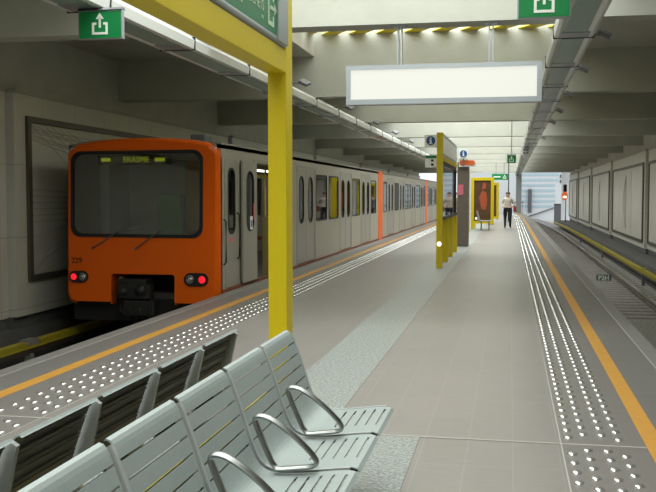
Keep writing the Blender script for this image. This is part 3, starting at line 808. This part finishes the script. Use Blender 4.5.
def make_car(y0, L, doors, wins, open_door, cab, lab):
    t = thing('metro_car', lab, 'train', (XC, y0, -1.03))
    ys = y0+(.20 if cab else 0); ye = y0+L
    holes = []; winset = []
    for a, b in doors: holes.append(rrect(a+.02, .0, b-.02, 2.19, .03))
    for a, b in wins: holes.append(rrect(a+.02, .98, b-.02, 2.08, .08))
    if cab:
        holes.append(rrect(14.92, .96, 15.30, 2.04, .15))
    outer = [(ys, -.22), (ye, -.22), (ye, 2.44), (ys, 2.44)]
    MB().plate(outer, holes, lambda p: (XR, p[0], p[1]), (-.06, 0, 0)).build('platform_side', M['car'], t)
    MB().plate(outer, [rrect(a+.02, 1.0, b-.02, 2.08, .08) for a, b in list(wins)+[(a+.5, b-.5) for a, b in doors]], lambda p: (XL, p[0], p[1]), (.06, 0, 0)).build('far_side', M['car'], t)
    for a, b in list(wins)+[(a+.5, b-.5) for a, b in doors]:
        MB().box(XL+.02, XL+.028, a, b, .98, 2.1).build('far_window', M['glassw'], t)
    # arched roof, ceiling lining, floor
    ro = []; n = 14
    for k in range(n+1):
        u = -1+2*k/n; ro.append((XC+u*1.325, 2.43+.105*(1-abs(u)**3)))
    MB().prism(ro+[(XR, 2.36), (XL, 2.36)], 'Y', ys, ye).build('roof', M['roofm'], t)
    MB().prism([(XR-.002, 2.425), (XR+.012, 2.425), (XR+.012, 2.452), (XR-.002, 2.452)], 'Y', ys, ye).build('rain_gutter', M['roofm'], t)
    MB().box(XL+.06, XR-.06, ys+.9 if cab else ys, ye, 2.20, 2.25).build('ceiling_lining', M['intw'], t)
    MB().box(XL+.06, XR-.06, ys, ye, -.12, -.03).build('floor', M['intf'], t)
    MB().box(XL+.05, XR-.04, ys, ye, -.5, -.12).build('underframe', M['under'], t)
    MB().box(XR-.02, XR+.03, ys+.02, ye, -.12, .045).build('door_sill', M['skirt'], t)
    for yy in ((y0+3.2), (y0+L-3.2)):
        mb = MB()
        for d in (-1.0, 1.0):
            mb.tube([(XL+.3, yy+d, -.62), (XR-.3, yy+d, -.62)], .40, 20)
        mb.box(XL+.35, XR-.35, yy-1.4, yy+1.4, -.75, -.5)
        mb.build('bogie', M['under'], t)
    MB().box(XL+.06, XR-.06, ye-.06, ye, -.1, 2.4).build('end_wall', M['intw'], t)
    MB().box(XR-.5, XR+.012, ye-.02, ye+1.08, -.2, 2.46).build('orange_end', M['orange'], t)
    for a, b in wins: gasket_window(t, a, b, .96, 2.10, .09, XR+.006)
    for k, (a, b) in enumerate(doors):
        m_ = (a+b)/2
        fr = MB().plate([(a-.03, -.04), (b+.03, -.04), (b+.03, 2.25), (a-.03, 2.25)], [[(a, -.03), (b, -.03), (b, 2.21), (a, 2.21)]], lambda p: (XR+.008, p[0], p[1]), (-.05, 0, 0)).build('door_frame', M['roofm'], t)
        if k == open_door:
            door_leaf(t, a-.95, a-.02, XR+.065, True); door_leaf(t, b+.02, b+.97, XR+.065)
        else:
            door_leaf(t, a, m_-.005, XR-.005); door_leaf(t, m_+.005, b, XR-.005)
        for q in (a-.12, b+.12):
            MB().tube([(XR-.35, q, -.05), (XR-.35, q, 2.22)], .02, 8).build('grab_pole', M['ypole'], t)
        MB().box(XC-.02, XC+.02, m_-.02, m_+.02, -.05, 2.22).build('grab_pole', M['ypole'], t)
        if k != open_door or True:
            MB().box(XR-.40, XR-.07, b+.06, b+.10, -.05, 1.15).build('screen', M['screen'], t)
    for a, b in wins:
        mb = MB().box(XR-.5, XR-.1, a+.05, b-.05, .36, .46, .02); mb.box(XR-.16, XR-.08, a+.05, b-.05, .46, .98, .02); mb.build('seat_row', M['seatc'], t)
        mb = MB().box(XL+.1, XL+.5, a+.05, b-.05, .36, .46, .02); mb.box(XL+.08, XL+.16, a+.05, b-.05, .46, .98, .02); mb.build('seat_row', M['seatc'], t)
    MB().box(XC-.12, XC+.12, ys+1.4, ye-.4, 2.17, 2.2).build('ceiling_lamp', M['carlamp'], t)
    mb = MB().tube([(XR-.3, ys+1.3, 1.98), (XR-.3, ye-.3, 1.98)], .018, 8); mb.build('handrail', M['ypole'], t)
    return t, ys, ye
wins1 = [(22.12, 23.5), (23.72, 25.15), (27.4, 28.85), (31.2, 32.45)]
doors1 = [(16.55, 18.55), (20.06, 22.0), (25.4, 27.22), (29.1, 31.05)]
car, cys, cye = make_car(YF, 33.0-YF, doors1, wins1, 0, True, 'front metro car with an orange cab and grey sides and its first door open')
# ---- cab
def outline(ins=0.0, top=0.0, n=12):
    """front outline (x,z), bottom-left first; arched roof, rounded shoulders"""
    pts = [(XL+ins+.16, -.22+ins), (XL+ins+.05, -.18+ins), (XL+ins, -.06+ins), (XL+ins, 2.22)]
    for k in range(1, 6):
        a = PI-k*(PI/2)/6*1.0; pts.append((XL+ins+.14+.14*math.cos(a), 2.26-ins+.14*math.sin(a)))
    for k in range(n+1):
        u = -.86+1.72*k/n; pts.append((XC+u*1.325, 2.41+.13*(1-abs(u)**2.4)-ins+.0))
    for k in range(1, 6):
        a = PI/2-k*(PI/2)/6; pts.append((XR-ins-.14+.14*math.cos(a), 2.26-ins+.14*math.sin(a)))
    pts += [(XR-ins, 2.22), (XR-ins, -.06+ins), (XR-ins-.05, -.18+ins), (XR-ins-.16, -.22+ins)]
    return pts
# shell rings from the face back to the body
rings = [(.055, .0), (.018, .035), (.0, .10), (.0, .22)]
mb = MB().use(M['orange']); R_ = []
for ins, dy in rings:
    R_.append([mb.bm.verts.new((x, rake(YF+dy, z) if dy < .2 else YF+dy+.04, z)) for x, z in outline(ins)])
for A, B in zip(R_[:-1], R_[1:]):
    fs = [mb.bm.faces.new((A[i], A[i+1], B[i+1], B[i])) for i in range(len(A)-1)]
    for f in fs: f.smooth = True
# bottom of the shell, either side of the coupler bay
o_in = outline(.055)
cb0, cb1, cbz = -6.46, -5.36, .30             # coupler bay
left = o_in[0]; right = o_in[-1]
face = [(left[0]+.0, left[1]), (cb0-.04, left[1]), (cb0, left[1]+.05), (cb0, cbz-.03), (cb0+.03, cbz), (cb1-.03, cbz), (cb1, cbz-.03), (cb1, left[1]+.02), (cb1+.03, left[1])]+[right]
face = face+o_in[::-1][1:-1]
ws = rrect(-7.16, .93, -4.90, 2.30, .16, 6)
ws = [(x, z+(.035*(1-((x-XC)/1.13)**2) if z > 1.6 else -.03*(1-((x-XC)/1.13)**2))) for x, z in ws]
hl0 = rrect(-7.285+.02, .15, -6.945, .345, .095, 6); hl1 = rrect(-5.295, .13, -4.765, .345, .105, 6)
hl0 = rrect(-7.195, .155, -6.945, .345, .09, 6)
mb.plate(face, [ws], lambda p: (p[0], rake(YF, p[1]), p[1]), (0, .03, 0))
shell = mb.build('cab_front', None, car)
f3w = lambda off: (lambda p: (p[0], rake(YF+off, p[1]), p[1]))
def inset(poly, d):
    cx = sum(p[0] for p in poly)/len(poly); cz = sum(p[1] for p in poly)/len(poly)
    ax = max(abs(p[0]-cx) for p in poly); az = max(abs(p[1]-cz) for p in poly)
    return [(cx+(p[0]-cx)*(ax-d)/ax, cz+(p[1]-cz)*(az-d)/az) for p in poly]
g = MB().plate(inset(ws, -.022), [inset(ws, .035)], f3w(-.012), (0, .03, 0)).build('windscreen_gasket', M['black'], car)
MB().plate(inset(ws, .03), [], f3w(.004), (0, .006, 0)).build('windscreen', M['glasscab'], car)
# coupler bay lining and coupler
mb = MB().use(M['orange']); mb.box(cb0-.02, cb0, YF+.02, YF+.7, -.2, cbz); mb.box(cb1, cb1+.02, YF+.02, YF+.7, -.2, cbz); mb.box(cb0, cb1, YF+.03, YF+.7, cbz, cbz+.02)
mb.use(M['under']); mb.box(cb0, cb1, YF+.7, YF+.74, -.5, cbz); mb.build('coupler_bay', None, car)
cp = MB().use(M['dark']); cx = -6.02
cp.box(cx-.28, cx+.28, YF-.12, YF+.10, -.10, .14, .03); cp.tube([(cx-.17, YF-.22, .02), (cx-.17, YF+.1, .02)], [.05, .10], 12); cp.tube([(cx+.12, YF-.16, .04), (cx+.12, YF+.1, .04)], .09, 12)
cp.box(cx-.3, cx+.2, YF-.08, YF+.3, .12, .22, .02)
cp.tube([(cx, YF, -.05), (cx, YF+.7, -.05)], .11, 10); cp.box(cx-.2, cx+.35, YF-.1, YF+.12, -.38, -.12, .03)
for k in range(4): cp.tube([(cx-.22+.16*k, YF-.02, -.1), (cx-.24+.17*k, YF-.12, -.28), (cx-.1+.12*k, YF-.05, -.42), (cx-.05+.1*k, YF+.1, -.2)], .022, 8)
cp.build('coupler', None, car)
MB().ball((-6.34, YF+.15, .2), .045).build('air_valve', M['cabgreen'], car)
def lamp_cluster(x0, x1, z0, z1, redleft):
    hs = MB().prism(rrect(x0, z0, x1, z1, (z1-z0)/2-.004, 6), 'Y', YF-.012, YF+.04).build('lamp_housing', M['black'], car)
    r = (z1-z0)*.28; zc = (z0+z1)/2; off = (x1-x0)*.25; xm = (x0+x1)/2
    xr, xw = (xm-off, xm+off) if redleft else (xm+off, xm-off)
    MB().ball((xr, YF-.006, zc), r, (1, .5, 1), 16).build('red_lamp', M['redlamp'], hs)
    rim = MB().tube([(xw+r*math.cos(2*PI*k/16), YF-.013, zc+r*math.sin(2*PI*k/16)) for k in range(16)], .012, 6, True).build('lamp_rim', M['steel'], hs)
    MB().ball((xw, YF-.006, zc), r*.8, (1, .5, 1), 16).build('clear_lamp', M['clearlamp'], hs)
lamp_cluster(-7.20, -6.87, .145, .34, True); lamp_cluster(-5.19, -4.78, .12, .335, False)
# wipers
for xa, za, xb, zb, xc_, zc_ in ((-6.78, .72, -6.33, 1.0, -5.95, 1.06), (-6.02, .72, -5.60, 1.02, -5.44, 1.04)):
    MB().tube([(xa, rake(YF-.03, za), za), (xb, rake(YF-.045, zb), zb), (xc_, rake(YF-.02, zc_), zc_)], .011, 6).ball((xa, rake(YF-.02, za), za), .025).build('wiper', M['grey'], car)
mb = MB().text('229', .13, Matrix.Translation((-7.17, rake(YF-.006, .47), .47)) @ Matrix.Rotation(PI/2-.035, 4, 'X')); mb.build('fleet_number', M['under'], car)
# cab interior
mb = MB().use(M['cabin']); mb.box(XL+.06, XR-.06, YF+1.25, YF+1.3, -.1, 2.42); mb.box(XL+.06, XR-.06, YF+.2, YF+.65, .72, .86)
mb.box(XL+.06, XR-.06, YF+.12, YF+1.25, 2.33, 2.38); mb.box(XL+.5, XL+.62, YF+.4, YF+1.25, .8, 2.33); mb.build('cab_interior', None, car)
MB().box(-5.95, -5.5, YF+.75, YF+.9, .5, 1.62, .04).build('cab_seat', M['cabgreen'], car)
mb = MB().box(-6.72, -5.48, YF+.13, YF+.24, 2.10, 2.27); mb.build('destination_box', M['under'], car)
mb = MB().text('ERASME', .13, Matrix.Translation((-6.28, YF+.125, 2.14)) @ Matrix.Rotation(PI/2, 4, 'X'), .003)
mb.box(-6.66, -6.5, YF+.12, YF+.128, 2.15, 2.21); mb.box(-5.72, -5.55, YF+.12, YF+.128, 2.15, 2.21); mb.build('destination_led', M['led'], car)
# cab door with handrails, step and roof pod
MB().plate(rrect(14.74, .06, 15.50, 2.2, .03), [rrect(14.92, .96, 15.30, 2.04, .15)], lambda p: (XR, p[0], p[1]), (.008, 0, 0)).build('cab_door', M['door'], car)
gasket_window(car, 14.90, 15.32, .94, 2.06, .16, XR+.016, 'cab_door_window')
for y, za, zb in ((14.66, .45, 1.2), (15.42, .5, 1.3)):
    MB().tube([(XR+.008, y, za), (XR+.05, y, za+.04), (XR+.05, y, zb-.04), (XR+.008, y, zb)], .014, 8).build('handrail', M['dark'], car)
MB().box(XR+.005, XR+.013, 15.02, 15.2, .80, .88).build('door_plate', M['pink'], car)
MB().box(XR-.57, XR-.31, YF+.35, YF+.75, 2.46, 2.60, .03).build('roof_pod', M['grey'], car)
MB().box(XR-.95, XR-.1, 15.56, 15.62, -.05, 2.25).build('partition', M['partit'], car)
MB().box(XR-1.6, XR-.9, 19.0, 19.05, -.05, 1.2).build('partition', M['partit'], car)
# ---- following cars (mirrored layout)
def mirror(lst, c): return sorted([(2*c-b, 2*c-a) for a, b in lst])
c0 = 34.08
d2 = [(35.6, 37.5), (39.5, 41.4), (44.4, 46.3), (49.0, 50.9)]
w2 = [(34.35, 35.35), (37.8, 39.2), (41.7, 42.9), (43.1, 44.1), (46.6, 48.7), (51.1, 51.7)]
car2, _, _ = make_car(c0, 52.0-c0, d2, w2, -1, False, 'second metro car with grey sides between two orange bands')
car3 = copy_tree(car2, (XC, c0+19.0, -1.03), 'last metro car of the train beyond the second orange band')

# ================================================================= PEOPLE
def person(loc, rz, lab, Hh, top, legs, hair, stride=.12, arms='down', bag=None, wide=1.0):
    """one continuous skinned body; clothing by region"""
    k = Hh/1.75
    J = {}; V = []; E = []; Rr = []
    def j(n, p, r, par=None):
        J[n] = len(V); V.append(Vector(p)*k); Rr.append((r[0]*k, r[1]*k))
        if par is not None: E.append((J[par], J[n]))
    j('pelvis', (0, 0, .95), (.15, .105)); j('waist', (0, 0, 1.10), (.135, .10), 'pelvis'); j('chest', (0, -.01, 1.29), (.16, .115), 'waist')
    j('shld', (0, 0, 1.42), (.13, .085), 'chest'); j('neck', (0, -.01, 1.50), (.055, .055), 'shld'); j('skull', (0, -.02, 1.60), (.078, .09), 'neck'); j('crown', (0, -.015, 1.685), (.07, .08), 'skull')
    for s, nm in ((-1, 'l'), (1, 'r')):
        j('sh'+nm, (s*.175, 0, 1.405), (.062, .062), 'shld')
        if arms == 'front':
            j('el'+nm, (s*.235, -.02, 1.14), (.045, .045), 'sh'+nm); j('wr'+nm, (s*.16, -.20, 1.02), (.032, .032), 'el'+nm); j('ha'+nm, (s*.11, -.27, 1.01), (.03, .036), 'wr'+nm)
        else:
            j('el'+nm, (s*.235, .02, 1.13), (.045, .045), 'sh'+nm); j('wr'+nm, (s*.25, -.05, .89), (.032, .032), 'el'+nm); j('ha'+nm, (s*.245, -.07, .80), (.026, .04), 'wr'+nm)
        d = stride*s
        j('hip'+nm, (s*.095, 0, .88), (.098, .10), 'pelvis'); j('kn'+nm, (s*.10, -.02-d*.6, .49), (.062, .066), 'hip'+nm)
        j('an'+nm, (s*.10, d, .09), (.042, .046), 'kn'+nm); j('to'+nm, (s*.115, d-.15, .035), (.042, .032), 'an'+nm)
    me = bpy.data.meshes.new('body'); me.from_pydata(V, E, []); me.update()
    o = bpy.data.objects.new('b', me); COL.objects.link(o)
    bm = bmesh.new(); bm.from_mesh(me); bm.verts.ensure_lookup_table()
    lay = bm.verts.layers.skin.verify()
    for i, v in enumerate(bm.verts): v[lay].radius = Rr[i]; v[lay].use_root = (i == 0)
    bm.to_mesh(me); bm.free()
    o.modifiers.new('s', 'SKIN').use_smooth_shade = True
    sd = o.modifiers.new('d', 'SUBSURF'); sd.levels = 2; sd.render_levels = 2
    dg = bpy.context.evaluated_depsgraph_get(); dg.update()
    body = bpy.data.meshes.new_from_object(o.evaluated_get(dg)); bpy.data.objects.remove(o)
    root = thing('person', lab, 'person', loc); root.rotation_euler.z = rz
    body.materials.clear()
    for m_ in (M['skin'], top, legs, M['black']): body.materials.append(m_)
    for p in body.polygons:
        c = p.center/k; p.use_smooth = True
        if c.z > 1.475: mi = 0
        elif c.z < .075: mi = 3
        elif (abs(c.x) > .2 and c.z < .92) or (arms == 'front' and c.y < -.17 and .93 < c.z < 1.1): mi = 0
        elif c.z < 1.0 and abs(c.x) < .21: mi = 2
        else: mi = 1
        p.material_index = mi
    b = bpy.data.objects.new('body', body); COL.objects.link(b); b.parent = root; root.scale = (wide, 1.05, 1)
    def sub(mb, nm, m_):
        me = bpy.data.meshes.new(nm); bmesh.ops.recalc_face_normals(mb.bm, faces=list(mb.bm.faces)); mb.bm.to_mesh(me); mb.bm.free(); me.materials.append(m_)
        q = bpy.data.objects.new(nm, me); COL.objects.link(q); q.parent = root
    mb = MB().ball((0, .012*k, 1.685*k), .1*k, (.92, 1.05, .82), 16); mb.ball((0, .05*k, 1.62*k), .085*k, (.95, .75, 1.0), 12); sub(mb, 'hair', hair)
    mb = MB().ball((0, -.118*k, 1.615*k), .016*k, (.8, 1, 1.2), 8); sub(mb, 'nose', M['skin'])
    mb = MB().ball((-.03*k, -.098*k, 1.645*k), .007*k, seg=8); mb.ball((.03*k, -.098*k, 1.645*k), .007*k, seg=8); mb.box(-.022*k, .022*k, -.108*k, -.095*k, 1.572*k, 1.58*k); sub(mb, 'face', M['trousers'])
    if bag:
        mb = MB().box(.22*k, .34*k, -.12*k, .14*k, .78*k, 1.06*k, .02); sub(mb, 'bag', bag)
        mb = MB().tube([(.28*k, 0, 1.05*k), (.16*k, -.11*k, 1.3*k), (.12*k, 0, 1.485*k), (.16*k, .1*k, 1.3*k), (.28*k, .02, 1.05*k)], .013, 6); sub(mb, 'strap', M['trousers'])
    return root
person((-.10, 45.9, 0), .0, 'person in a pale patterned top and black trousers walking toward the camera', 1.74, M['shirt'], M['trousers'], M['hair'], .10, 'front', M['redbag'], 1.22)
person((-2.72, 44.0, 0), .2, 'person in a grey jacket and dark jeans standing behind the glass panels', 1.70, M['greytop'], M['denim'], M['hair'], .06)
person((-2.60, 45.4, 0), .3, 'person in a tan top and dark trousers standing behind the glass panels', 1.74, M['tan'], M['denim'], M['hair'], .05, 'front')

# ================================================================= OUTSIDE, BEYOND THE STATION
mb = MB().box(-60, 60, 86.5, 300, -1.9, -1.45); struct(mb, 'outside_ground', M['ground'])
t = thing('building', 'white office building with pale blue window bands beyond the station end', 'building', (4, 130, -1.4))
MB().box(-6, 20, 130, 150, -1.45, 18).build('wall', M['bld'], t)
for k in range(7):
    z = -.1+k*.72
    MB().box(.9, 6.0 if k < 5 else 6.4, 129.9, 130.02, z, z+.34).build('window_band', M['bldwin'], t)
for k in range(2): MB().box(6.6, 8.2, 129.9, 130.02, 3.2+k*.7, 3.65+k*.7).build('window_band', M['grey'], t)
MB().box(2.4, 2.9, 129.5, 130, -.8, 2.4).build('stair_slot', M['grey'], t)
t = thing('ramp_wall', 'low white ramp wall sloping up beyond the right-hand track', 'wall', (3.6, 112, -1.45))
MB().prism([(2.2, -1.45), (5.6, -1.45), (5.6, .25), (2.2, -.95)], 'Y', 112, 112.4).build('wall', M['bld'], t)
MB().prism([(2.2, -.95), (5.6, .25), (5.6, .36), (2.2, -.84)], 'Y', 111.8, 112.5).build('coping', M['grey'], t)
t = thing('cabinet', 'dark grey trackside cabinet beside the far end of the right track', 'cabinet', (4.9, 100, -1.45))
MB().box(4.55, 5.3, 99.8, 100.4, -1.45, .62, .02).build('body', M['grey'], t)
MB().box(4.5, 5.35, 99.75, 100.45, .60, .68, .01).build('lid', M['dark'], t)
MB().box(4.62, 5.22, 99.78, 99.81, -1.3, .5).build('door', M['grey'], t)
t = thing('signal', 'railway signal with a round orange lamp at the end of the right wall', 'signal', (4.28, 78, -1.2))
MB().tube([(4.45, 78, -1.2), (4.45, 78, 2.4)], .04, 8).build('pole', M['steel'], t)
MB().box(4.25, 4.52, 77.85, 78.0, 1.85, 2.45, .02).build('head', M['dark'], t)
MB().prism([(4.36+.25*math.cos(2*PI*k/18), 1.52+.36*math.sin(2*PI*k/18)) for k in range(18)], 'Y', 77.84, 77.95).build('orange_disc', emit('signal_orange', (240, 120, 50), .6), t)
MB().ball((4.36, 77.83, 1.44), .12, (1.4, .4, .8)).build('signal_lamp', M['studlamp'], t)
o = MB().box(4.55, 5.4, 86.2, 86.8, -1.45, 4.2).build('end_pier', M['bld']); tag(o, 'white pier in daylight at the end of the right wall', 'pier')
